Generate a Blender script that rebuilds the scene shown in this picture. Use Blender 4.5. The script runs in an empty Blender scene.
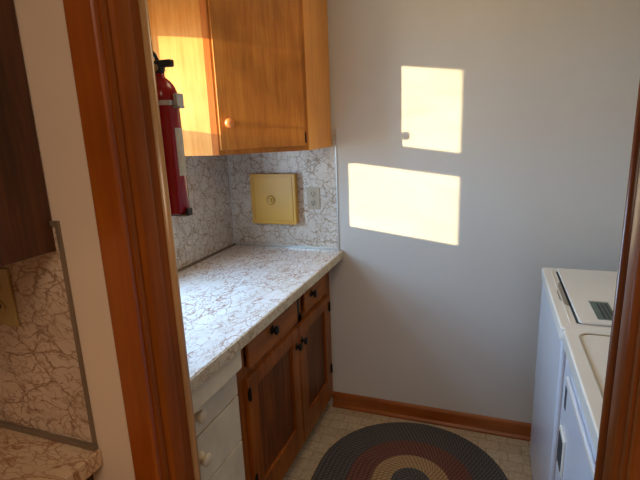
import bpy, bmesh, math, random
from mathutils import Vector, Matrix
random.seed(4)
S = bpy.context.scene
C = S.collection
PI = math.pi

# ------------------------------------------------------------------ materials
def srgb(r, g, b):
    f = lambda c: (c/255/12.92) if c/255 <= .04045 else ((c/255+.055)/1.055)**2.4
    return (f(r), f(g), f(b), 1)

class NT:
    def __init__(s, name):
        s.m = bpy.data.materials.new(name); s.m.use_nodes = True
        s.t = s.m.node_tree; s.t.nodes.clear()
        s.out = s.n('ShaderNodeOutputMaterial'); s.b = s.n('ShaderNodeBsdfPrincipled')
        s.l(s.b.outputs[0], s.out.inputs[0])
    def n(s, typ, **kw):
        x = s.t.nodes.new(typ)
        for k, v in kw.items(): setattr(x, k, v)
        return x
    def l(s, a, b): s.t.links.new(a, b)
    def set(s, **kw):
        for k, v in kw.items(): s.b.inputs[k.replace('_', ' ')].default_value = v
    def coord(s, scale=(1, 1, 1), rot=(0, 0, 0), out='Object'):
        tc = s.n('ShaderNodeTexCoord'); mp = s.n('ShaderNodeMapping')
        mp.inputs['Scale'].default_value = scale; mp.inputs['Rotation'].default_value = rot
        s.l(tc.outputs[out], mp.inputs[0]); return mp.outputs[0]
    def noise(s, vec, scale, detail=4, rough=.55, dist=0):
        x = s.n('ShaderNodeTexNoise'); s.l(vec, x.inputs['Vector'])
        x.inputs['Scale'].default_value = scale; x.inputs['Detail'].default_value = detail
        x.inputs['Roughness'].default_value = rough; x.inputs['Distortion'].default_value = dist
        return x
    def ramp(s, fac, stops):
        x = s.n('ShaderNodeValToRGB'); s.l(fac, x.inputs[0]); e = x.color_ramp.elements
        while len(e) < len(stops): e.new(.5)
        for i, (p, c) in enumerate(stops):
            e[i].position = p; e[i].color = c if len(c) == 4 else (*c, 1)
        return x.outputs[0]
    def mix(s, fac, a, b, mode='MIX'):
        x = s.n('ShaderNodeMix', data_type='RGBA', blend_type=mode)
        for sock, v in ((x.inputs[0], fac), (x.inputs[6], a), (x.inputs[7], b)):
            if hasattr(v, 'links'): s.l(v, sock)
            else: sock.default_value = v
        return x.outputs[2]
    def math(s, op, a, b=0.0):
        x = s.n('ShaderNodeMath', operation=op)
        for i, v in enumerate((a, b)):
            if hasattr(v, 'links'): s.l(v, x.inputs[i])
            else: x.inputs[i].default_value = v
        return x.outputs[0]
    def bump(s, h, strength=.2, dist=.002):
        x = s.n('ShaderNodeBump'); s.l(h, x.inputs['Height'])
        x.inputs['Strength'].default_value = strength; x.inputs['Distance'].default_value = dist
        s.l(x.outputs[0], s.b.inputs['Normal'])

def plain(name, col, rough=.5, metal=0, var=.06, scale=8, bump=0):
    t = NT(name); v = t.coord(); nz = t.noise(v, scale, 5)
    dark = tuple(c*(1-var*2) for c in col[:3])+(1,)
    lite = tuple(min(1, c*(1+var)) for c in col[:3])+(1,)
    t.l(t.ramp(nz.outputs[0], [(.3, dark), (.7, lite)]), t.b.inputs['Base Color'])
    t.set(Roughness=rough, Metallic=metal)
    if bump: t.bump(t.noise(v, 180, 3).outputs[0], bump, .001)
    return t.m

def wood(name, c_dark, c_mid, c_light, axis='z', rough=.35, fine=1.0, knots=0.0, blotch=.35, coat=.2, spec=.5):
    """grain runs along `axis`"""
    t = NT(name)
    k = {'x': (.06, 1, 1), 'y': (1, .06, 1), 'z': (1, 1, .06)}[axis]
    v = t.coord(k)
    g = t.noise(v, 75*fine, 6, .62, .4)
    g2 = t.noise(v, 14*fine, 3, .5, 1.2)
    f = t.math('ADD', t.math('MULTIPLY', g.outputs[0], .55), t.math('MULTIPLY', g2.outputs[0], .45))
    col = t.ramp(f, [(.36, c_dark), (.5, c_mid), (.64, c_light)])
    b = t.noise(t.coord(), 5, 3, .5, .3)
    bl = t.ramp(b.outputs[0], [(.35, (1-blotch,)*3), (.65, (1, 1, 1))])
    col = t.mix(1.0, col, bl, 'MULTIPLY')
    if knots:
        vo = t.n('ShaderNodeTexVoronoi'); kk = [1, 1, 1]; kk['xyz'.index(axis)] = .6
        t.l(t.coord(tuple(kk)), vo.inputs['Vector']); vo.inputs['Scale'].default_value = 7
        kn = t.ramp(vo.outputs['Distance'], [(.03, (.25,)*3), (.09*knots+.02, (.75,)*3), (.16*knots+.03, (1, 1, 1))])
        col = t.mix(1.0, col, kn, 'MULTIPLY')
    t.l(col, t.b.inputs['Base Color'])
    t.set(Roughness=rough, Coat_Weight=coat, Coat_Roughness=.2, Specular_IOR_Level=spec)
    t.bump(g.outputs[0], .12, .001)
    return t.m

def marble(name, base, base2, vein, vein2, stretch=(1, 1, 1), rot=(0, 0, 0), scale=13, rough=.3, dens=1.15):
    t = NT(name)
    v = t.coord(stretch, rot)
    def warp(vec, sc, amt):
        nz = t.noise(vec, sc, 4, .6); o = t.n('ShaderNodeVectorMath', operation='MULTIPLY_ADD')
        t.l(nz.outputs['Color'], o.inputs[0]); o.inputs[1].default_value = (amt,)*3; t.l(vec, o.inputs[2]); return o.outputs[0]
    wv = warp(v, 14, .07)
    def cells(sc, w):
        vo = t.n('ShaderNodeTexVoronoi', feature='DISTANCE_TO_EDGE'); t.l(wv, vo.inputs['Vector'])
        vo.inputs['Scale'].default_value = sc
        return t.ramp(vo.outputs['Distance'], [(0, (1, 1, 1)), (w, (0, 0, 0))])
    def ridge(sc, w, det=3):
        n = t.noise(v, sc, det, .55, 1.0)
        a = t.math('ABSOLUTE', t.math('SUBTRACT', n.outputs[0], .5))
        return t.ramp(a, [(0, (1, 1, 1)), (w, (0, 0, 0))])
    def mask(sc, lo, hi): return t.ramp(t.noise(v, sc, 3).outputs[0], [(lo, (0, 0, 0)), (hi, (1, 1, 1))])
    m = lambda a, b: t.mix(1.0, a, b, 'MULTIPLY')
    bg = t.ramp(t.noise(v, 6, 4).outputs[0], [(.35, base2), (.65, base)])
    col = t.mix(t.math('MULTIPLY', m(cells(scale*1.15, .05), mask(12, .40, .50)), .95), bg, vein)
    col = t.mix(t.math('MULTIPLY', m(cells(scale*2.6, .075), mask(15, .40, .54)), .75*dens), col, vein2)
    col = t.mix(t.math('MULTIPLY', m(ridge(scale*1.3, .022), mask(9, .40, .55)), .8*dens), col, vein)
    t.l(col, t.b.inputs['Base Color']); t.set(Roughness=rough, Specular_IOR_Level=.5)
    return t.m

M = {}
def wallpaint(name, c):
    t = NT(name); v = t.coord()
    t.l(t.ramp(t.noise(v, 2.2, 4).outputs[0], [(.35, tuple(x*.95 for x in c[:3])), (.65, c)]), t.b.inputs['Base Color'])
    t.set(Roughness=.62, Specular_IOR_Level=.35)
    t.bump(t.noise(v, 55, 4).outputs[0], .06, .002); return t.m
M['wall'] = wallpaint('laundry_wall_paint', srgb(206, 203, 198))
M['kwall'] = wallpaint('kitchen_wall_paint', srgb(214, 188, 164))
M['ceil'] = wallpaint('ceiling_paint', srgb(222, 212, 190))
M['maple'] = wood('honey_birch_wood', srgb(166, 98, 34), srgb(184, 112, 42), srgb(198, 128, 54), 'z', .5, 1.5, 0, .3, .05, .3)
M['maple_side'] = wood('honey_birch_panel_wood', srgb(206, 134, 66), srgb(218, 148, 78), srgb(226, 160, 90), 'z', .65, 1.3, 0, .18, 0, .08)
M['maple_stile'] = wood('sunlit_birch_wood', srgb(206, 118, 52), srgb(222, 132, 62), srgb(232, 146, 74), 'z', .35, 1.2, 0, .12, .3)  # sunlight on stile and knob put into the colour as brighter orange
M['pine'] = wood('brown_stained_pine', srgb(114, 56, 12), srgb(146, 76, 18), srgb(168, 94, 26), 'z', .42, 1.0, .3, .3, .12, .35)
M['pine_h'] = wood('brown_stained_pine_horizontal', srgb(132, 68, 12), srgb(164, 88, 18), srgb(182, 104, 28), 'y', .42, 1.0, .0, .3, .12, .35)
M['pine_panel'] = wood('dark_stained_panel', srgb(74, 34, 8), srgb(112, 56, 16), srgb(140, 76, 26), 'z', .45, 1.2, 0, .35, .1, .3)
M['dark'] = wood('dark_walnut', srgb(50, 24, 7), srgb(78, 40, 12), srgb(104, 58, 20), 'z', .45, .9, 0, .3, .1)
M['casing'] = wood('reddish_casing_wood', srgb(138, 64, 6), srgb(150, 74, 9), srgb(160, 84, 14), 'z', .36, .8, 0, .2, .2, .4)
M['jamb'] = wood('amber_jamb_wood', srgb(126, 62, 12), srgb(140, 72, 16), srgb(154, 84, 22), 'z', .5, .8, 0, .2, 0, .12)
M['bead'] = wood('window_lit_bead_wood', srgb(158, 116, 76), srgb(176, 134, 90), srgb(188, 148, 104), 'z', .3, .8, 0, .2, .4)  # window light on the jamb edge painted as paler wood
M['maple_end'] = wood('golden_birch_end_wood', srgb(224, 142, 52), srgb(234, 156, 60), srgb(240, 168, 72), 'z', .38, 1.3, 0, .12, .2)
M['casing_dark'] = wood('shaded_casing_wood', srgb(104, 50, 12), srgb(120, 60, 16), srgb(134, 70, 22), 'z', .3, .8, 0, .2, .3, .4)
M['base'] = wood('baseboard_wood', srgb(134, 68, 20), srgb(156, 82, 26), srgb(170, 94, 34), 'x', .3, .9, 0, .25, .4)
M['white_wood'] = plain('worn_white_painted_wood', srgb(214, 202, 176), .5, 0, .06, 12, .1)
M['knob_cream'] = plain('cream_painted_knob', srgb(222, 206, 176), .4, 0, .05)
M['trim_light'] = plain('pale_corner_trim', srgb(214, 214, 216), .3, .2, .04)
M['marble'] = marble('veined_laminate_wall', srgb(214, 208, 200), srgb(198, 190, 180), srgb(138, 108, 72), srgb(156, 128, 92), scale=12)
M['marble_top'] = marble('veined_laminate_counter', srgb(232, 230, 230), srgb(222, 216, 210), srgb(164, 124, 100), srgb(180, 146, 124), (1.5, .75, 1), (0, 0, .7), 14, .2)
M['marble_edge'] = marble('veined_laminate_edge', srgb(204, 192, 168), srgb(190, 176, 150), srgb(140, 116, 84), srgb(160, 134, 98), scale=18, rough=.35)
M['kmarble'] = marble('veined_laminate_kitchen', srgb(196, 172, 150), srgb(182, 158, 136), srgb(116, 80, 50), srgb(138, 100, 68), (1, 1, 1.5), (0, .6, 0), 12)
M['ktop'] = marble('veined_laminate_kitchen_counter', srgb(206, 176, 144), srgb(190, 158, 126), srgb(140, 86, 50), srgb(150, 100, 64), (.7, 1.6, 1), (0, 0, .3), 14)
M['metal_trim'] = plain('brushed_aluminium_trim', srgb(196, 196, 194), .3, .8, .05)
M['dull_trim'] = plain('dull_grey_metal_trim', srgb(134, 118, 100), .45, .5, .06)
M['black'] = plain('black_iron', srgb(26, 22, 20), .35, .6, .1)
M['blackp'] = plain('black_plastic', srgb(22, 22, 24), .4, 0, .08)
M['red'] = plain('extinguisher_red', srgb(150, 14, 22), .22, 0, .03)
M['enamel'] = plain('white_appliance_enamel', srgb(232, 228, 220), .22, 0, .012)
M['enamel_side'] = plain('skylit_appliance_enamel', srgb(214, 218, 230), .2, 0, .012)  # same white enamel with bluish window skylight put into the colour
M['groove'] = plain('grey_recess_shade', srgb(138, 132, 122), .6, 0, .04)
M['shadow_gap'] = plain('recess_shade', srgb(54, 54, 56), .7, 0, .04)  # dark colour standing in for the shade inside gaps and recesses
M['yellow'] = plain('mustard_enamel', srgb(206, 158, 66), .38, 0, .03)
M['ochre_dark'] = plain('dark_mustard', srgb(140, 100, 40), .5)
M['plate'] = plain('beige_plate_plastic', srgb(174, 160, 138), .4, 0, .03)
M['kplate'] = plain('ochre_plate_plastic', srgb(170, 144, 88), .4, 0, .05)
M['sticker'] = plain('grey_green_sticker', srgb(96, 112, 104), .5, 0, .1, 40)
M['paper'] = plain('label_paper', srgb(196, 190, 180), .6, 0, .1, 60)
M['slot'] = plain('dark_slot', srgb(40, 32, 26), .7)
M['brass'] = plain('worn_brass', srgb(190, 160, 110), .35, .7, .1)

# window glass: thin clear pane, faintly streaked
def glass():
    t = NT('window_glass'); v = t.coord((1, .3, 1))
    tr = t.n('ShaderNodeBsdfTransparent'); gl = t.n('ShaderNodeBsdfGlossy'); mx = t.n('ShaderNodeMixShader')
    t.l(t.ramp(t.noise(v, 10, 3).outputs[0], [(.35, (.88, .88, .86)), (.6, (.98, .98, .98))]), tr.inputs[0])
    gl.inputs['Roughness'].default_value = .02; mx.inputs[0].default_value = .05
    t.l(tr.outputs[0], mx.inputs[1]); t.l(gl.outputs[0], mx.inputs[2]); t.l(mx.outputs[0], t.out.inputs[0])
    return t.m
M['glass'] = glass()

def floor_mat():
    t = NT('patterned_beige_vinyl'); v = t.coord()
    br = t.n('ShaderNodeTexBrick'); t.l(v, br.inputs['Vector'])
    br.inputs['Scale'].default_value = 1; br.inputs['Brick Width'].default_value = .098; br.inputs['Row Height'].default_value = .066
    br.inputs['Mortar Size'].default_value = .0028; br.inputs['Mortar Smooth'].default_value = .5; br.offset = .37
    br.inputs['Color1'].default_value = srgb(192, 174, 146); br.inputs['Color2'].default_value = srgb(180, 160, 132)
    br.inputs['Mortar'].default_value = srgb(156, 134, 106)
    n2 = t.noise(v, 60, 4, .7)
    sp = t.ramp(n2.outputs[0], [(.35, (.74, .7, .64)), (.55, (1, 1, 1))])
    col = t.mix(1.0, br.outputs[0], sp, 'MULTIPLY')
    vo = t.n('ShaderNodeTexVoronoi'); t.l(v, vo.inputs['Vector']); vo.inputs['Scale'].default_value = 4.5; vo.inputs['Randomness'].default_value = .7
    ring = t.ramp(vo.outputs['Distance'], [(0, (.62,)*3), (.08, (.8,)*3), (.13, (1, 1, 1)), (.18, (.74,)*3), (.23, (1, 1, 1))])
    msk = t.noise(v, 70, 2)
    rr = t.mix(t.ramp(msk.outputs[0], [(.42, (0, 0, 0)), (.55, (1, 1, 1))]), (1, 1, 1, 1), ring)
    col = t.mix(1.0, col, rr, 'MULTIPLY')
    t.l(col, t.b.inputs['Base Color']); t.set(Roughness=.42)
    t.bump(br.outputs[1], -.15, .001)
    return t.m
M['floor'] = floor_mat()

def braid(name, c1, c2):
    t = NT(name); uv = t.n('ShaderNodeUVMap'); uv.uv_map = 'UVMap'
    w = t.n('ShaderNodeTexWave', wave_type='BANDS', bands_direction='DIAGONAL'); t.l(uv.outputs[0], w.inputs[0])
    w.inputs['Scale'].default_value = 1.0; w.inputs['Distortion'].default_value = .6
    nz = t.noise(t.coord(), 160, 3)
    f = t.math('ADD', t.math('MULTIPLY', w.outputs['Fac'], .7), t.math('MULTIPLY', nz.outputs[0], .3))
    t.l(t.ramp(f, [(.2, c1), (.8, c2)]), t.b.inputs['Base Color'])
    t.set(Roughness=.95, Specular_IOR_Level=.1); t.bump(w.outputs['Fac'], .4, .002)
    return t.m
M['rug_grey'] = braid('rug_slate_braid', srgb(68, 64, 64), srgb(96, 92, 92))
M['rug_red'] = braid('rug_maroon_braid', srgb(92, 62, 54), srgb(120, 84, 74))
M['rug_tan'] = braid('rug_tan_braid', srgb(136, 110, 80), srgb(176, 148, 112))

# ------------------------------------------------------------------ mesh helpers (all in world metres)
def box(bm, x0, x1, y0, y1, z0, z1):
    r = bmesh.ops.create_cube(bm, size=1)
    for v in r['verts']:
        v.co = Vector((x0+(v.co.x+.5)*(x1-x0), y0+(v.co.y+.5)*(y1-y0), z0+(v.co.z+.5)*(z1-z0)))
    return r['verts']
def prism(bm, pts, z0, z1):
    a = [bm.verts.new((x, y, z0)) for x, y in pts]; b = [bm.verts.new((x, y, z1)) for x, y in pts]
    n = len(pts); bm.faces.new(a[::-1]); bm.faces.new(b)
    for i in range(n): bm.faces.new((a[i], a[(i+1) % n], b[(i+1) % n], b[i]))
    return a+b
def extrude_profile(bm, pts, fn0, fn1):
    """pts 2D profile, mapped by fn0 / fn1 to the two end positions"""
    a = [bm.verts.new(fn0(*p)) for p in pts]; b = [bm.verts.new(fn1(*p)) for p in pts]; n = len(pts)
    bm.faces.new(a[::-1]); bm.faces.new(b)
    for i in range(n): bm.faces.new((a[i], a[(i+1) % n], b[(i+1) % n], b[i]))
def lathe(bm, prof, mat=Matrix(), seg=32, smooth=True):
    rings = []
    for r, z in prof:
        rings.append([bm.verts.new(mat @ Vector((r*math.cos(2*PI*i/seg), r*math.sin(2*PI*i/seg), z))) for i in range(seg)] if r > 1e-6
                     else [bm.verts.new(mat @ Vector((0, 0, z)))])
    for A, B in zip(rings, rings[1:]):
        for i in range(seg):
            j = (i+1) % seg
            if len(A) == 1 and len(B) == 1: continue
            if len(A) == 1: f = bm.faces.new((A[0], B[i], B[j]))
            elif len(B) == 1: f = bm.faces.new((A[i], A[j], B[0]))
            else: f = bm.faces.new((A[i], A[j], B[j], B[i]))
            f.smooth = smooth
def tube(bm, path, r, seg=10, closed=False):
    pts = [Vector(p) for p in path]; n = len(pts); rings = []
    for i, p in enumerate(pts):
        if closed: d = pts[(i+1) % n]-pts[i-1]
        else: d = pts[min(i+1, n-1)]-pts[max(i-1, 0)]
        d.normalize(); up = Vector((0, 0, 1)) if abs(d.z) < .9 else Vector((1, 0, 0))
        a = d.cross(up).normalized(); b = a.cross(d)
        rings.append([bm.verts.new(p+r*(math.cos(2*PI*k/seg)*a+math.sin(2*PI*k/seg)*b)) for k in range(seg)])
    m = n if closed else n-1
    for i in range(m):
        A, B = rings[i], rings[(i+1) % n]
        for k in range(seg):
            f = bm.faces.new((A[k], A[(k+1) % seg], B[(k+1) % seg], B[k])); f.smooth = True
    if not closed: bm.faces.new(rings[0]); bm.faces.new(rings[-1][::-1])
def disc_y(bm, x, y, z, r, t, seg=28):   # axis along -y
    lathe(bm, [(0, 0), (r, 0), (r, t*.7), (r*.85, t), (0, t)], Matrix.Translation((x, y, z)) @ Matrix.Rotation(PI/2, 4, 'X'), seg)
def ry():  return Matrix.Rotation(PI/2, 4, 'Y')        # lathe axis -> +x

def wloc(o):
    v = Vector(o.location)
    while o.parent: o = o.parent; v += o.location
    return v
def obj(name, bm, mat, parent=None, bevel=0, seg=2, origin=None, kind=None, smooth=False):
    bmesh.ops.recalc_face_normals(bm, faces=bm.faces[:])
    me = bpy.data.meshes.new(name)
    if parent is not None: org = wloc(parent)
    elif origin is not None: org = Vector(origin)
    else:
        xs = [v.co for v in bm.verts]
        org = Vector(((min(v.x for v in xs)+max(v.x for v in xs))/2, (min(v.y for v in xs)+max(v.y for v in xs))/2, min(v.z for v in xs)))
    for v in bm.verts: v.co -= org
    if smooth:
        for f in bm.faces: f.smooth = True
    bm.to_mesh(me); bm.free()
    if isinstance(mat, (list, tuple)):
        for m in mat: me.materials.append(m)
    else: me.materials.append(mat)
    o = bpy.data.objects.new(name, me); C.objects.link(o)
    if parent is not None: o.parent = parent
    else: o.location = org
    if bevel:
        b = o.modifiers.new('bevel', 'BEVEL'); b.width = bevel; b.segments = seg; b.limit_method = 'ANGLE'; b.angle_limit = math.radians(40)
        b.harden_normals = True
        for p in me.polygons: p.use_smooth = True
    if kind: o['kind'] = kind
    return o
def tag(o, label, cat, group=None):
    o['label'] = label; o['category'] = cat
    if group: o['group'] = group
    return o
def thing(name, label, cat, loc, group=None):
    o = bpy.data.objects.new(name, None); C.objects.link(o); o.location = loc; o.empty_display_size = .1
    return tag(o, label, cat, group)
def sroot(name, loc):
    o = bpy.data.objects.new(name, None); C.objects.link(o); o.location = loc; o['kind'] = 'structure'; o.empty_display_size = .1
    return o
def B(*a):
    bm = bmesh.new(); box(bm, *a); return bm
def BS(*bs):
    bm = bmesh.new()
    for b in bs: box(bm, *b)
    return bm

# ------------------------------------------------------------------ key dimensions
YF, YB = -1.614, -1.515        # kitchen and laundry faces of the doorway wall
JL, JR = .775, 1.520           # door jamb faces
XR = 2.30                      # laundry right wall
HC = 2.42                      # ceiling
CT = .914                      # counter height
KX0, KX1, KY = 0.0, 3.3, -4.4 # kitchen extents
ZC = 1.44                      # underside of corner cabinet

# ------------------------------------------------------------------ room shell
def struct(name, bm, m, **k): return obj(name, bm, m, kind='structure', **k)
struct('floor', B(KX0-.1, KX1+.1, KY-.1, .1, -.06, 0), M['floor'], origin=(0, 0, 0))
struct('ceiling', B(KX0-.1, KX1+.1, KY-.1, .1, HC, HC+.08), M['ceil'])
struct('wall_back', B(-.12, XR+.1, 0, .1, 0, HC), M['wall'])
# left laundry wall with the window opening
WY0, WY1, WZ0, WZ1 = -1.30, -.65, 1.09, 1.98
WT = -.12
struct('wall_left', BS((WT, 0, YB, WY0, 0, HC), (WT, 0, WY1, 0, 0, HC), (WT, 0, WY0, WY1, 0, WZ0), (WT, 0, WY0, WY1, WZ1, HC)), M['wall'])
struct('wall_right', B(XR, XR+.1, YB, 0, 0, HC), M['wall'])
struct('wall_return', B(0, .603, YB, -1.322, CT, HC), M['wall'])
HD = 2.06
struct('wall_doorway', BS((KX0, JL-.02, YF, YB, 0, HC), (JR+.02, KX1, YF, YB, 0, HC), (JL-.02, JR+.02, YF, YB, HD+.02, HC)), M['kwall'])
struct('wall_kitchen_left', B(KX0-.1, KX0, KY, YF, 0, HC), M['kwall'])
struct('wall_kitchen_right', B(KX1, KX1+.1, KY, YF, 0, HC), M['kwall'])
struct('wall_kitchen_rear', B(KX0-.1, KX1+.1, KY-.1, KY, 0, HC), M['kwall'])
# baseboards: profiled, with a shoe strip
bbp = [(0, 0), (.020, 0), (.022, .010), (.016, .020), (.014, .022), (.014, .072), (.010, .082), (.004, .088), (0, .088)]
bm = bmesh.new(); extrude_profile(bm, bbp, lambda d, z: (.555, -d, z), lambda d, z: (XR, -d, z))
struct('baseboard_back', bm, M['base'])
bm = bmesh.new(); extrude_profile(bm, bbp, lambda d, z: (XR-d, YB, z), lambda d, z: (XR-d, -.022, z))
struct('baseboard_right', bm, M['base'])

# ------------------------------------------------------------------ door frame
door = sroot('door_1', ((JL+JR)/2, YF, 0))
CW = .059
def casing_profile():   # flat board with eased edges: across (0 outer .. CW inner), out of the wall
    w = CW
    return [(0, 0), (w, 0), (w, .007), (w-.001, .010), (w-.004, .0125), (.004, .0135), (.001, .0115), (0, .009)]
cp = casing_profile()
bm = bmesh.new(); xo = JL-.004-CW
extrude_profile(bm, cp, lambda a, d: (xo+a, YF-d, 0), lambda a, d: (xo+a, YF-d, HD+.063)); obj('casing', bm, M['casing'], door)
bm = bmesh.new(); xo2 = JR+.004+CW
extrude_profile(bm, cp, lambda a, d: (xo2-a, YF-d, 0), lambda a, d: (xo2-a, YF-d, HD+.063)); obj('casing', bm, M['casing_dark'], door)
bm = bmesh.new()
extrude_profile(bm, cp, lambda a, d: (JL-.006, YF-d, HD+.004+CW-a), lambda a, d: (JR+.006, YF-d, HD+.004+CW-a)); obj('head_casing', bm, M['casing'], door)
for xo, sgn in ((JL-.004-CW, 1), (JR+.004+CW, -1)):
    bm = bmesh.new()
    extrude_profile(bm, cp, lambda a, d: (xo+sgn*a, YB+d, 0), lambda a, d: (xo+sgn*a, YB+d, HD+.063)); obj('casing', bm, M['casing'], door)
def jamb_profile(sgn, x):
    # depth from kitchen side s (0..0.099), protrusion p toward the opening
    pr = [(0, 0), (.012, 0), (.014, -.003), (.017, -.003), (.019, .003), (.022, .006), (.026, .0075), (.050, .0085), (.056, .0075), (.060, .004), (.062, 0),
          (.0865, 0), (.0865, -.02), (0, -.02)]
    return [(x+sgn*p, YF+s) for s, p in pr]
bm = bmesh.new(); prism(bm, jamb_profile(1, JL), 0, HD); obj('jamb', bm, M['jamb'], door, bevel=.0008, seg=1)
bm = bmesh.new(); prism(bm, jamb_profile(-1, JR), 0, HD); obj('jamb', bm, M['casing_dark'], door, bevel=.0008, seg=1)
for x, sg in ((JL, 1), (JR, -1)):
    bm = bmesh.new(); prism(bm, [(x-sg*.02, YF+.087)]+[(x+sg*(-.002+.0105*math.sin(t*PI/10)), YF+.0955-.0085*math.cos(t*PI/10)) for t in range(11)]+[(x-sg*.02, YF+.104)], 0, HD)
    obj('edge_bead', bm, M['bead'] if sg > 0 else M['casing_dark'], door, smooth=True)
obj('head_jamb', B(JL, JR, YF, YB, HD, HD+.02), M['jamb'], door)

# ------------------------------------------------------------------ window in the left wall (two sashes)
win = sroot('window_1', (WT/2, (WY0+WY1)/2, WZ0))
def frame(bm, x0, x1, Y0, Y1, Z0, Z1, y0, y1, z0, z1):
    box(bm, x0, x1, Y0, y0, Z0, Z1); box(bm, x0, x1, y1, Y1, Z0, Z1)
    box(bm, x0, x1, y0, y1, Z0, z0); box(bm, x0, x1, y0, y1, z1, Z1)
TS = .983
lo0, lo1 = -TS*(1.206+.045), -.665-TS*.02
up0, up1 = -TS*(1.204+.075), -.665-TS*.05
bm = bmesh.new(); frame(bm, -.045, -.02, WY0, WY1, WZ0, 1.52, lo0, lo1, 1.140, 1.464); lo = obj('lower_sash', bm, M['white_wood'], win)
obj('pane', B(-.035, -.032, lo0, lo1, 1.140, 1.464), M['glass'], lo)
bm = bmesh.new(); frame(bm, -.075, -.05, WY0, WY1, 1.50, WZ1, up0, up1, 1.574, 1.931); up = obj('upper_sash', bm, M['white_wood'], win)
obj('pane', B(-.065, -.062, up0, up1, 1.574, 1.931), M['glass'], up)
obj('casing', BS((0, .012, WY0-.018, WY0, WZ0-.03, WZ1+.05), (0, .012, WY1, WY1+.036, WZ0-.03, WZ1+.05), (0, .012, WY0, WY1, WZ1, WZ1+.05)), M['casing'], win)
obj('sill', B(WT, .02, WY0, WY1, WZ0-.03, WZ0), M['casing'], win)

# ------------------------------------------------------------------ laundry backsplash + counter
CD = .637
bs = thing('backsplash', 'veined marble-look laminate wall panel behind the yellow box', 'backsplash', (.3, -.003, CT))
obj('panel', B(.004, .610, -.004, -.0005, CT+.002, 1.52), M['marble'], bs)
obj('edge_trim', BS((.610, .617, -.007, -.0005, CT+.002, 1.524), (.57, .610, -.007, -.0005, 1.517, 1.524)), M['metal_trim'], bs)
obj('corner_trim', B(.001, .007, -.011, -.004, CT+.004, ZC), M['trim_light'], bs)
obj('cove_trim', B(.007, .617, -.0115, -.004, CT+.001, CT+.011), M['metal_trim'], bs)
bl = thing('backsplash', 'veined marble-look laminate panel on the left side wall by the extinguisher', 'backsplash', (.003, -.6, CT))
obj('panel', BS((.0005, .004, -.612, -.012, CT+.002, ZC+.01), (.0005, .004, -1.32, -.612, CT+.002, 1.055)), M['marble'], bl)
obj('cove_trim', B(.004, .0115, -1.32, -.012, CT+.001, CT+.011), M['dull_trim'], bl)
ct = thing('countertop', 'white laminate countertop with gold-brown veins over brown cabinets', 'countertop', (.3, -.7, CT-.038))
bm = B(.001, CD-.002, -1.512, -.001, CT-.038, CT); obj('top', bm, M['marble_top'], ct, bevel=.003)
obj('front_edge', B(CD-.002, CD+.003, -1.512, -.001, CT-.040, CT-.002), M['marble_edge'], ct, bevel=.0015)

# ------------------------------------------------------------------ brown base cabinet
FX = .555          # face plane
bc = thing('base_cabinet', 'brown stained wooden base cabinet with two drawers and two panelled doors', 'cabinet', (.3, -.5, 0))
Y0, Y1 = -.985, -.003
obj('carcass', BS((.01, FX-.02, Y0, Y1, .10, CT-.041), (.01, FX-.075, Y0, Y1, 0, .10)), M['pine_panel'], bc)
ffz0, ffz1 = .088, CT-.041
bm = BS((FX-.02, FX, Y0, -.925, ffz0, ffz1), (FX-.02, FX, -.085, Y1, ffz0, ffz1), (FX-.02, FX, -.440, -.395, ffz0, ffz1),
        (FX-.02, FX, -.925, -.085, ffz1-.012, ffz1), (FX-.02, FX, -.925, -.085, .672, .722), (FX-.02, FX, -.925, -.085, ffz0, .112))
obj('face_frame', bm, M['pine'], bc, bevel=.001)
obj('drawer_gap_shade', B(FX-.021, FX+.0006, -.462, -.420, .716, ffz1), M['slot'], bc)  # dark strip painting the shade between the two drawers
def knob_x(bm, x, y, z, r=.017, l=.026):
    lathe(bm, [(0, 0), (r*.95, 0), (r*.95, .002), (r*.4, .005), (r*.38, l*.45), (r*.9, l*.62), (r, l*.8), (r*.8, l*.95), (0, l)],
          Matrix.Translation((x, y, z)) @ ry(), 24)
for a, b, ky in ((-.915, -.474, -.722), (-.386, -.118, -.300)):
    d = obj('drawer', B(FX, FX+.015, a, b, .712, .866), M['pine_h'], bc, bevel=.004, seg=2)
    bm = bmesh.new(); knob_x(bm, FX+.015, ky, .778, .019); obj('knob', bm, M['black'], d)
def panel_door(a, b, z0, z1, ky, hy):
    s = .075
    bm = BS((FX, FX+.018, a, a+s, z0, z1), (FX, FX+.018, b-s, b, z0, z1), (FX, FX+.018, a+s, b-s, z0, z0+s+.045), (FX, FX+.018, a+s, b-s, z1-.055, z1))
    d = obj('door', bm, M['pine'], bc, bevel=.002)
    obj('panel', B(FX+.0005, FX+.006, a+s-.003, b-s+.003, z0+s, z1-.05), M['pine_panel'], d)
    bm = bmesh.new(); knob_x(bm, FX+.018, ky, z1-.078, .018); obj('knob', bm, M['black'], d)
    for hz in (.27, .625):
        bm = bmesh.new(); box(bm, FX+.018, FX+.0205, hy-.011, hy+.011, hz-.018, hz+.018)
        lathe(bm, [(0, -.028), (.003, -.027), (.0055, -.02), (.0055, .02), (.003, .027), (0, .028)], Matrix.Translation((FX+.021, hy, hz)), 12)
        obj('hinge', bm, M['black'], d)
panel_door(-.945, -.480, .100, .684, -.507, -.936)
panel_door(-.472, -.062, .100, .684, -.445, -.072)

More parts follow.
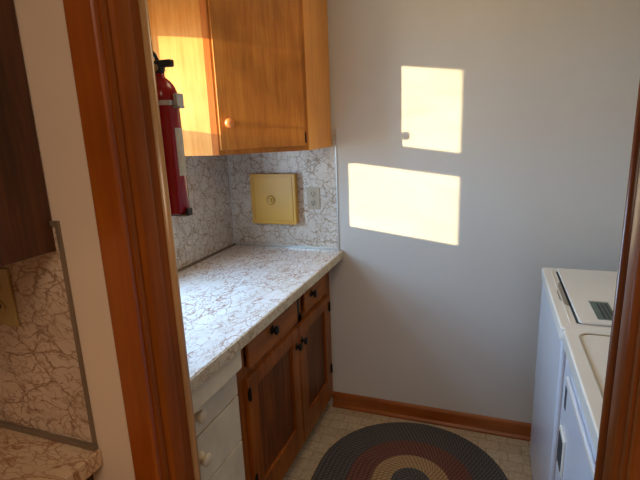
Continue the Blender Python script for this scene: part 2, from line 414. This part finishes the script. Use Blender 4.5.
# ------------------------------------------------------------------ white base cabinet nearer the doorway
wc = thing('base_cabinet', 'worn white painted drawer cabinet beside the brown one, near the doorway', 'cabinet', (.3, -1.25, 0))
obj('carcass', BS((.01, FX-.004, -1.512, -.990, .10, CT-.042), (.01, FX-.075, -1.512, -.990, 0, .10)), M['white_wood'], wc)
bm = bmesh.new(); prism(bm, [(FX-.003, -1.512), (CD-.012, -1.512), (CD-.012, -1.062), (CD-.015, -1.050), (CD-.024, -1.042), (FX-.003, -.992)], CT-.115, CT-.042)
obj('apron', bm, M['white_wood'], wc, bevel=.003)
for z0, z1 in ((.662, .796), (.486, .656), (.30, .480), (.115, .294)):
    d = obj('drawer', B(FX-.003, FX+.010, -1.506, -.996, z0, z1), M['white_wood'], wc, bevel=.003)
    bm = bmesh.new(); knob_x(bm, FX+.010, -1.232, z0+.070 if z1 > .75 else z1-.068, .020, .030); obj('knob', bm, M['knob_cream'], d)

# ------------------------------------------------------------------ corner wall cabinet
P0, P1, P2 = Vector((.286, -.586)), Vector((.307, -.575)), Vector((.595, -.313))
ZT = 2.16
cc = thing('corner_wall_cabinet', 'honey birch diagonal corner cabinet hung above the counter', 'cabinet', (.3, -.3, ZC))
fd = (P2-P1).normalized(); fn = Vector((fd.y, -fd.x))   # outward normal of the diagonal
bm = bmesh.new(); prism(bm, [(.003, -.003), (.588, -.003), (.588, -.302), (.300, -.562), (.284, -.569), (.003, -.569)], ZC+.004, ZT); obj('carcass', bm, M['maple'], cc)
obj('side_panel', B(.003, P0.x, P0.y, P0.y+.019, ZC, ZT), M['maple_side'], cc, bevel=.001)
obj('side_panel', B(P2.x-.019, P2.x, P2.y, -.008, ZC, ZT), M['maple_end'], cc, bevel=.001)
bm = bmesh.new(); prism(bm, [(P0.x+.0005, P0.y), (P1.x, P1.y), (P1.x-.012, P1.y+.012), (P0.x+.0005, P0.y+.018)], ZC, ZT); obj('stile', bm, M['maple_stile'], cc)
def dpt(t, o, z): v = P1+fd*t+fn*o; return (v.x, v.y, z)
def dbox(bm, t0, t1, o0, o1, z0, z1):
    prism(bm, [dpt(t0, o0, 0)[:2], dpt(t1, o0, 0)[:2], dpt(t1, o1, 0)[:2], dpt(t0, o1, 0)[:2]], z0, z1)
L = (P2-P1).length
bm = bmesh.new(); dbox(bm, .001, L-.002, -.012, 0, ZC, ZT); obj('face_frame', bm, M['maple'], cc)
bm = bmesh.new(); dbox(bm, .008, L-.020, .001, .018, ZC+.020, ZT-.03); cd = obj('door', bm, M['maple'], cc, bevel=.0025)
ang = math.atan2(fn.y, fn.x)
bm = bmesh.new()
lathe(bm, [(0, 0), (.010, 0), (.008, .008), (.009, .012), (.016, .017), (.019, .027), (.017, .034), (.010, .039), (0, .040)],
      Matrix.Translation(dpt(.044, .018, 1.564)) @ Matrix.Rotation(ang, 4, 'Z') @ ry(), 28); obj('knob', bm, M['maple_stile'], cd)
for z in (ZC+.055, ZT-.1):
    bm = bmesh.new(); dbox(bm, L-.024, L-.018, .001, .021, z-.022, z+.022)
    obj('hinge', bm, M['black'], cd)

# ------------------------------------------------------------------ yellow wall box, outlet
yb = thing('wall_box', 'mustard yellow square metal box with round knob on the marble backsplash', 'box', (.27, -.004, 1.06))
obj('body', B(.160, .402, -.044, -.0045, 1.056, 1.310), M['yellow'], yb, bevel=.004)
lid = obj('lid', BS((.152, .408, -.056, -.044, 1.050, 1.314)), M['yellow'], yb, bevel=.005, seg=3)
bm = bmesh.new()
frame2 = lambda bm, x0, x1, z0, z1, w, y0, y1: [box(bm, *q) for q in ((x0, x1, y0, y1, z0, z0+w), (x0, x1, y0, y1, z1-w, z1), (x0, x0+w, y0, y1, z0+w, z1-w), (x1-w, x1, y0, y1, z0+w, z1-w))]
frame2(bm, .168, .392, 1.066, 1.298, .005, -.060, -.056); obj('raised_border', bm, M['yellow'], lid, bevel=.001)
bm = bmesh.new(); lathe(bm, [(0, 0), (.021, 0), (.022, .003), (.018, .006), (.013, .004), (.011, .004), (.010, .012), (.007, .014), (0, .014)],
      Matrix.Translation((.268, -.056, 1.178)) @ Matrix.Rotation(PI/2, 4, 'X'), 28); obj('knob', bm, M['yellow'], lid)
bm = bmesh.new(); lathe(bm, [(.0225, .0002), (.0225, .0016), (.0245, .0016), (.0245, .0002)], Matrix.Translation((.268, -.056, 1.178)) @ Matrix.Rotation(PI/2, 4, 'X'), 28); obj('knob_ring', bm, M['ochre_dark'], lid)

def outlet(name, lab, x0, x1, z0, z1, yw, mat):
    t = thing(name, lab, 'outlet', ((x0+x1)/2, yw, z0))
    p = obj('cover_plate', B(x0, x1, yw-.006, yw, z0, z1), mat, t, bevel=.002)
    cx = (x0+x1)/2
    for cz in ((z0+z1)/2-.0225, (z0+z1)/2+.0225):
        bm = bmesh.new(); disc_y(bm, cx, yw-.006, cz, .0155, .0022); f = obj('socket', bm, mat, t)
        obj('slots', BS((cx-.0085, cx-.005, yw-.0088, yw-.008, cz-.001, cz+.009), (cx+.005, cx+.0085, yw-.0088, yw-.008, cz-.001, cz+.009), (cx-.003, cx+.003, yw-.0088, yw-.008, cz-.011, cz-.005)), M['slot'], f)
    bm = bmesh.new(); disc_y(bm, cx, yw-.006, (z0+z1)/2, .004, .002, 12); obj('screw', bm, M['brass'], t)
outlet('wall_outlet', 'beige double socket outlet plate right of the yellow box', .452, .522, 1.126, 1.238, -.0042, M['plate'])

# ------------------------------------------------------------------ fire extinguisher
EX, EY, EZ, ER = .657, -1.345, 1.352, .0365
ex = thing('fire_extinguisher', 'small red fire extinguisher with black handle hanging behind the left door jamb', 'fire extinguisher', (EX, EY, EZ))
T = Matrix.Translation((EX, EY, EZ))
bm = bmesh.new(); lathe(bm, [(0, 0), (ER*.9, 0), (ER, .006), (ER, .255), (ER*.975, .264), (ER*.90, .273), (ER*.78, .282), (ER*.60, .290), (ER*.40, .296), (ER*.34, .300), (ER*.34, .306), (0, .306)], T, 40)
cyl = obj('cylinder', bm, M['red'], ex)
bm = bmesh.new(); a0, a1 = math.radians(-18), math.radians(48); rr = ER+.0006
vs = [[bm.verts.new((EX+rr*math.cos(a0+(a1-a0)*i/14), EY+rr*math.sin(a0+(a1-a0)*i/14), EZ+z)) for z in (.086, .190)] for i in range(15)]
for A, Bv in zip(vs, vs[1:]): bm.faces.new((A[0], Bv[0], Bv[1], A[1])).smooth = True
obj('paper_label', bm, M['paper'], ex)
bm = bmesh.new(); lathe(bm, [(0, .302), (.012, .302), (.013, .308), (.012, .318), (.008, .323), (0, .323)], T, 20)
box(bm, EX-.012, EX+.012, EY-.009, EY+.009, EZ+.310, EZ+.329); obj('valve', bm, M['blackp'], ex, bevel=.001)
obj('carry_handle', B(EX-.012, EX+.038, EY-.008, EY+.008, EZ+.317, EZ+.332), M['blackp'], ex, bevel=.003)
bm = bmesh.new(); tube(bm, [(EX+.002, EY, EZ+.328), (EX-.004, EY, EZ+.343), (EX-.018, EY, EZ+.357), (EX-.034, EY, EZ+.366)], .0042); obj('squeeze_lever', bm, M['blackp'], ex)
bm = bmesh.new(); disc_y(bm, EX, EY-.009, EZ+.316, .008, .005, 18); obj('gauge', bm, M['brass'], ex)
br = thing('extinguisher_bracket', 'grey metal strap bracket holding the red fire extinguisher', 'bracket', (.606, EY, EZ))
obj('back_plate', B(.6035, .607, EY-.014, EY+.014, EZ-.012, EZ+.30), M['dull_trim'], br)
def band(z, r0=ER+.001, r1=ER+.0025, h=.010, a=(-170, 170)):
    bm = bmesh.new(); n = 36; A = []
    for i in range(n+1):
        t = math.radians(a[0]+(a[1]-a[0])*i/n)
        A.append([bm.verts.new((EX+r*math.cos(t), EY+r*math.sin(t), EZ+zz)) for r, zz in ((r0, z), (r1, z), (r1, z+h), (r0, z+h))])
    for p, q in zip(A, A[1:]):
        for k in range(4): bm.faces.new((p[k], p[(k+1) % 4], q[(k+1) % 4], q[k]))
    return bm
bm = band(.238); box(bm, .606, EX-ER+.002, EY-.008, EY+.008, EZ+.238, EZ+.248); obj('strap', bm, M['metal_trim'], br)
obj('buckle', BS((EX+ER+.0025, EX+ER+.013, EY-.012, EY+.012, EZ+.236, EZ+.262), (EX+ER-.004, EX+ER+.016, EY-.009, EY+.009, EZ+.231, EZ+.2375)), M['metal_trim'], br, bevel=.002)
obj('foot', BS((.606, EX+ER+.006, EY-.012, EY+.012, EZ-.005, EZ-.001),), M['dull_trim'], br)
obj('foot_hook', B(EX+ER+.002, EX+ER+.009, EY-.009, EY+.009, EZ-.005, EZ+.012), M['blackp'], br, bevel=.002)

# ------------------------------------------------------------------ washer and dryer
def rrect(x0, x1, y0, y1, r, n=6):
    pts = []
    for cx, cy, a in ((x1-r, y1-r, 0), (x0+r, y1-r, 90), (x0+r, y0+r, 180), (x1-r, y0+r, 270)):
        for i in range(n+1):
            t = math.radians(a+90*i/n); pts.append((cx+r*math.cos(t), cy+r*math.sin(t)))
    return pts
def ring_prism(bm, outer, inner, z0, z1):
    n = len(outer); V = [[bm.verts.new((x, y, z)) for x, y in p] for p, z in ((outer, z0), (outer, z1), (inner, z1), (inner, z0))]
    for k in range(4):
        A, Bv = V[k], V[(k+1) % 4]
        for i in range(n): bm.faces.new((A[i], A[(i+1) % n], Bv[(i+1) % n], Bv[i]))
WX0, WX1, WZ = 1.558, 2.255, .92
wa = thing('washing_machine', 'white top-loading washing machine in the corner, lid with a dark sticker', 'washing machine', (1.9, -.45, 0))
wy0, wy1 = -.764, -.118
obj('cabinet_body', B(WX0+.006, WX1, wy0+.004, wy1-.004, .02, WZ-.048), M['enamel_side'], wa, bevel=.012, seg=3)
bm = bmesh.new(); prism(bm, rrect(WX0, WX1, wy0, wy1, .016), WZ-.044, WZ); top = obj('top_panel', bm, M['enamel'], wa, bevel=.006, seg=3)
for x in (WX0+.04, WX1-.08):
    for y in (wy0+.03, wy1-.07): obj('foot', B(x, x+.04, y, y+.04, 0, .022), M['blackp'], wa)
lx = 1.612
obj('lid_gap_shade', B(lx-.006, lx+.012, wy0+.045, wy1-.062, WZ-.001, WZ+.0012), M['shadow_gap'], top)
bm = bmesh.new(); prism(bm, [(lx-.030, wy0+.25), (lx-.029, wy0+.33), (lx-.016, wy0+.42), (lx-.002, wy0+.47), (lx-.002, wy0+.18), (lx-.014, wy0+.20)], WZ-.001, WZ+.0012)
obj('lid_handle_shade', bm, M['groove'], top)  # flat grey piece painting the shade in the lid's finger recess
obj('top_ridge', BS((WX0+.030, WX0+.034, wy0+.03, wy1-.06, WZ, WZ+.002),), M['enamel'], top)
bm = bmesh.new(); prism(bm, rrect(lx, 2.06, wy0+.04, wy1-.055, .012), WZ+.002, WZ+.012); ld = obj('lid', bm, M['enamel'], wa, bevel=.003, seg=3)
st = obj('sticker', B(1.666, 1.722, -.700, -.545, WZ+.0121, WZ+.0128), M['sticker'], ld)
obj('sticker_print', BS(*[(1.672+.012*i, 1.679+.012*i, -.690, -.556, WZ+.0128, WZ+.0131) for i in range(1, 4)]), M['blackp'], st)
obj('sticker_border', BS((1.664, 1.724, -.544, -.536, WZ+.0121, WZ+.0128),), M['plate'], st)
def console(t, y0, y1, name='control_panel'):
    bm = bmesh.new()
    extrude_profile(bm, [(2.10, WZ), (WX1, WZ), (WX1, WZ+.16), (2.19, WZ+.16), (2.17, WZ+.155)], lambda x, z: (x, y0, z), lambda x, z: (x, y1, z))
    c = obj(name, bm, M['enamel'], t, bevel=.004)
    for yy in (y0+.12, y0+.33, y0+.52):
        bm = bmesh.new(); lathe(bm, [(0, 0), (.026, 0), (.024, .02), (.02, .024), (0, .024)], Matrix.Translation((2.136, yy, WZ+.085)) @ Matrix.Rotation(-1.13, 4, 'Y'), 24)
        obj('dial', bm, M['enamel_side'], c)
console(wa, wy0+.01, wy1-.01)

dy0, dy1, DX = -1.448, -.769, 1.572
dr = thing('clothes_dryer', 'white clothes dryer with front door, beside the doorway and washing machine', 'dryer', (1.9, -1.1, 0))
body = obj('cabinet_body', B(DX+.004, WX1, dy0+.003, dy1-.003, .02, WZ-.046), M['enamel_side'], dr, bevel=.010, seg=3)
bm = bmesh.new(); prism(bm, rrect(DX-.010, WX1, dy0, dy1, .016), WZ-.043, WZ+.002); top = obj('top_panel', bm, M['enamel'], dr, bevel=.006, seg=3)
bm = bmesh.new(); ring_prism(bm, rrect(DX+.024, 2.07, dy0+.05, dy1-.025, .035), rrect(DX+.030, 2.064, dy0+.056, dy1-.031, .030), WZ+.002, WZ+.0045)
obj('top_ridge', bm, M['plate'], top)
for x in (DX+.04, WX1-.08):
    for y in (dy0+.03, dy1-.07): obj('foot', B(x, x+.04, y, y+.04, 0, .022), M['blackp'], dr)
dd = obj('door', B(DX-.005, DX+.004, -1.42, -.872, .22, .822), M['enamel_side'], dr, bevel=.004, seg=3)
obj('door_edge', B(DX-.0065, DX-.005, -1.418, -.874, .812, .820), M['enamel'], dd)
hh = obj('handle', B(DX-.011, DX-.004, -.955, -.872, .545, .665), M['enamel'], dd, bevel=.005, seg=3)
obj('handle_recess_shade', B(DX-.0125, DX-.0105, -.946, -.882, .560, .650), M['shadow_gap'], hh)
obj('hinge_slot_shade', B(DX-.0062, DX-.0045, -.905, -.880, .730, .795), M['shadow_gap'], dd)
console(dr, dy0+.01, dy1-.01)

# ------------------------------------------------------------------ braided oval rug
bm = bmesh.new(); uvl = bm.loops.layers.uv.new('UVMap')
cx, ye, half = 1.066, -.468, .24
pitch = .0212; nr = 20; cyc = ye-half
for i in range(nr):
    r = .010+pitch*i
    mi = 0 if r < .092 else (2 if r < .178 else (1 if r < .282 else 0))
    path = []; na = max(10, int(8+r*90)); nl = 14
    for k in range(na+1): t = PI*k/na; path.append((cx+r*math.cos(t), cyc+half+r*math.sin(t)))
    for k in range(1, nl): path.append((cx-r, cyc+half-2*half*k/nl))
    for k in range(na+1): t = PI+PI*k/na; path.append((cx+r*math.cos(t), cyc-half+r*math.sin(t)))
    for k in range(1, nl): path.append((cx+r, cyc-half+2*half*k/nl))
    n = len(path); s = 0; rings = []; seg = 8; ss = []
    for j, (x, y) in enumerate(path):
        a, b = Vector(path[j-1]), Vector(path[(j+1) % n]); d = (b-a).normalized(); nn = Vector((d.y, -d.x))
        if j: s += (Vector(path[j])-Vector(path[j-1])).length
        ss.append(s)
        rings.append([bm.verts.new((x+nn.x*math.cos(2*PI*k/seg)*pitch*.53, y+nn.y*math.cos(2*PI*k/seg)*pitch*.53, .0065+.0058*math.sin(2*PI*k/seg))) for k in range(seg)])
    tot = s+(Vector(path[0])-Vector(path[-1])).length
    for j in range(n):
        A, Bv = rings[j], rings[(j+1) % n]; u0 = ss[j]; u1 = ss[j+1] if j+1 < n else tot
        for k in range(seg):
            f = bm.faces.new((A[k], A[(k+1) % seg], Bv[(k+1) % seg], Bv[k])); f.smooth = True; f.material_index = mi
            for lp, (uu, vv) in zip(f.loops, ((u0, k), (u0, k+1), (u1, k+1), (u1, k))): lp[uvl].uv = (uu*34, vv/seg*1.6+i*.37)
rug = obj('braided_rug', bm, [M['rug_grey'], M['rug_red'], M['rug_tan']])
tag(rug, 'oval braided rug with slate, maroon and tan rings on the floor', 'rug')

# ------------------------------------------------------------------ kitchen side (left of the doorway)
kb = thing('backsplash', 'brown-veined laminate panel under the dark kitchen cabinet', 'backsplash', (.3, YF, CT))
obj('panel', B(.001, .609, YF-.004, YF-.0005, CT+.002, 1.378), M['kmarble'], kb)
obj('edge_trim', BS((.609, .616, YF-.006, YF-.0005, CT+.002, 1.385), (.55, .609, YF-.008, YF-.0005, 1.376, 1.385)), M['dull_trim'], kb)
obj('cove_trim', B(.001, .619, YF-.012, YF-.004, CT+.001, CT+.012), M['dull_trim'], kb)
kc = thing('countertop', 'brown-veined laminate kitchen countertop at the lower left', 'countertop', (0, -1.9, CT-.038))
obj('top', B(.001, .624, -2.245, YF-.001, CT-.038, CT), M['ktop'], kc, bevel=.003)
kbc = thing('base_cabinet', 'dark wooden base cabinet under the kitchen countertop', 'cabinet', (0, -1.9, 0))
obj('carcass', BS((.001, .590, -2.20, YF-.002, .10, CT-.041), (.001, .590, -2.13, YF-.002, 0, .10)), M['dark'], kbc)
for a in (.01, .30):
    d = obj('door', B(a, a+.28, -2.218, -2.20, .12, CT-.06), M['dark'], kbc, bevel=.003)
    bm = bmesh.new(); disc_y(bm, a+.25, -2.218, .76, .015, .02, 18); obj('knob', bm, M['black'], d)
ku = thing('wall_cabinet', 'dark walnut wall cabinet at the upper left of the kitchen', 'cabinet', (0, -1.77, 1.329))
obj('carcass', B(.001, .600, -1.905, YF-.002, 1.329, 2.12), M['dark'], ku, bevel=.002)
for a in (.01, .30):
    d = obj('door', B(a, a+.28, -1.923, -1.905, 1.345, 2.10), M['dark'], ku, bevel=.003)
    bm = bmesh.new(); disc_y(bm, a+.25, -1.923, 1.42, .015, .02, 18); obj('knob', bm, M['black'], d)
outlet('wall_outlet', 'ochre double socket outlet plate under the dark kitchen cabinet', .385, .467, 1.166, 1.287, YF-.0042, M['kplate'])

# ------------------------------------------------------------------ light
d = Vector((1, TS, -.14)).normalized()
sun = bpy.data.lights.new('low_sun', 'SUN'); sun.energy = 11.0; sun.angle = math.radians(.5); sun.color = (1, .80, .45)
so = bpy.data.objects.new('low_sun', sun); C.objects.link(so); so.location = (-4, -5, 3); so.rotation_euler = d.to_track_quat('-Z', 'Y').to_euler()
w = bpy.data.worlds.new('sky'); S.world = w; w.use_nodes = True
bg = w.node_tree.nodes['Background']; bg.inputs[1].default_value = 28.0
nt = w.node_tree; tc = nt.nodes.new('ShaderNodeTexCoord'); sp = nt.nodes.new('ShaderNodeSeparateXYZ'); rp = nt.nodes.new('ShaderNodeValToRGB'); mr = nt.nodes.new('ShaderNodeMapRange')
nt.links.new(tc.outputs['Generated'], sp.inputs[0]); nt.links.new(sp.outputs[2], mr.inputs[0]); mr.inputs[1].default_value = -1; mr.inputs[2].default_value = 1
nt.links.new(mr.outputs[0], rp.inputs[0]); nt.links.new(rp.outputs[0], bg.inputs[0])
el = rp.color_ramp.elements; el[0].position = .44; el[0].color = (.30, .22, .12, 1); el[1].position = .5; el[1].color = (.47, .72, 1, 1)
e3 = el.new(.75); e3.color = (.36, .64, 1, 1)
pl = bpy.data.lights.new('window_portal', 'AREA'); pl.shape = 'RECTANGLE'; pl.size = .85; pl.size_y = .62; pl.cycles.is_portal = True
po = bpy.data.objects.new('window_portal', pl); C.objects.link(po); po.location = (WT-.02, (WY0+WY1)/2, (WZ0+WZ1)/2); po.rotation_euler = (0, -PI/2, 0)
kl = bpy.data.lights.new('kitchen_fill', 'AREA'); kl.shape = 'DISK'; kl.size = 1.2; kl.energy = 22; kl.color = (1, .82, .62)  # unseen lamp added as warm ambient fill on the kitchen side
ko = bpy.data.objects.new('kitchen_fill', kl); C.objects.link(ko); ko.location = (1.5, -3.0, HC-.05)
ll = bpy.data.lights.new('laundry_fill', 'AREA'); ll.shape = 'DISK'; ll.size = .5; ll.energy = 3.5; ll.color = (1, .78, .46)  # unseen lamp added to warm and brighten the upper laundry walls
lo_ = bpy.data.objects.new('laundry_fill', ll); C.objects.link(lo_); lo_.location = (1.2, -.75, HC-.03)

# ------------------------------------------------------------------ camera
cam = bpy.data.cameras.new('camera'); co = bpy.data.objects.new('camera', cam); C.objects.link(co)
R = Vector((.93907, .34168, -.03781)); 
yaw, pit, roll, F = CAM = (0.3583, 0.2335, -0.0392, 466.94)
f = Vector((-math.sin(yaw)*math.cos(pit), math.cos(yaw)*math.cos(pit), -math.sin(pit)))
r = Vector((math.cos(yaw), math.sin(yaw), 0)); u = r.cross(f)
r2 = math.cos(roll)*r+math.sin(roll)*u; u2 = -math.sin(roll)*r+math.cos(roll)*u
mt = Matrix((r2, u2, -f)).transposed().to_4x4(); mt.translation = (1.3455, -2.2285, 1.5281)
co.matrix_world = mt
cam.sensor_width = 36; cam.lens = F*36/640; cam.clip_start = .02
S.camera = co
S.view_settings.view_transform = 'Standard'; S.view_settings.look = 'None'; S.view_settings.exposure = 0
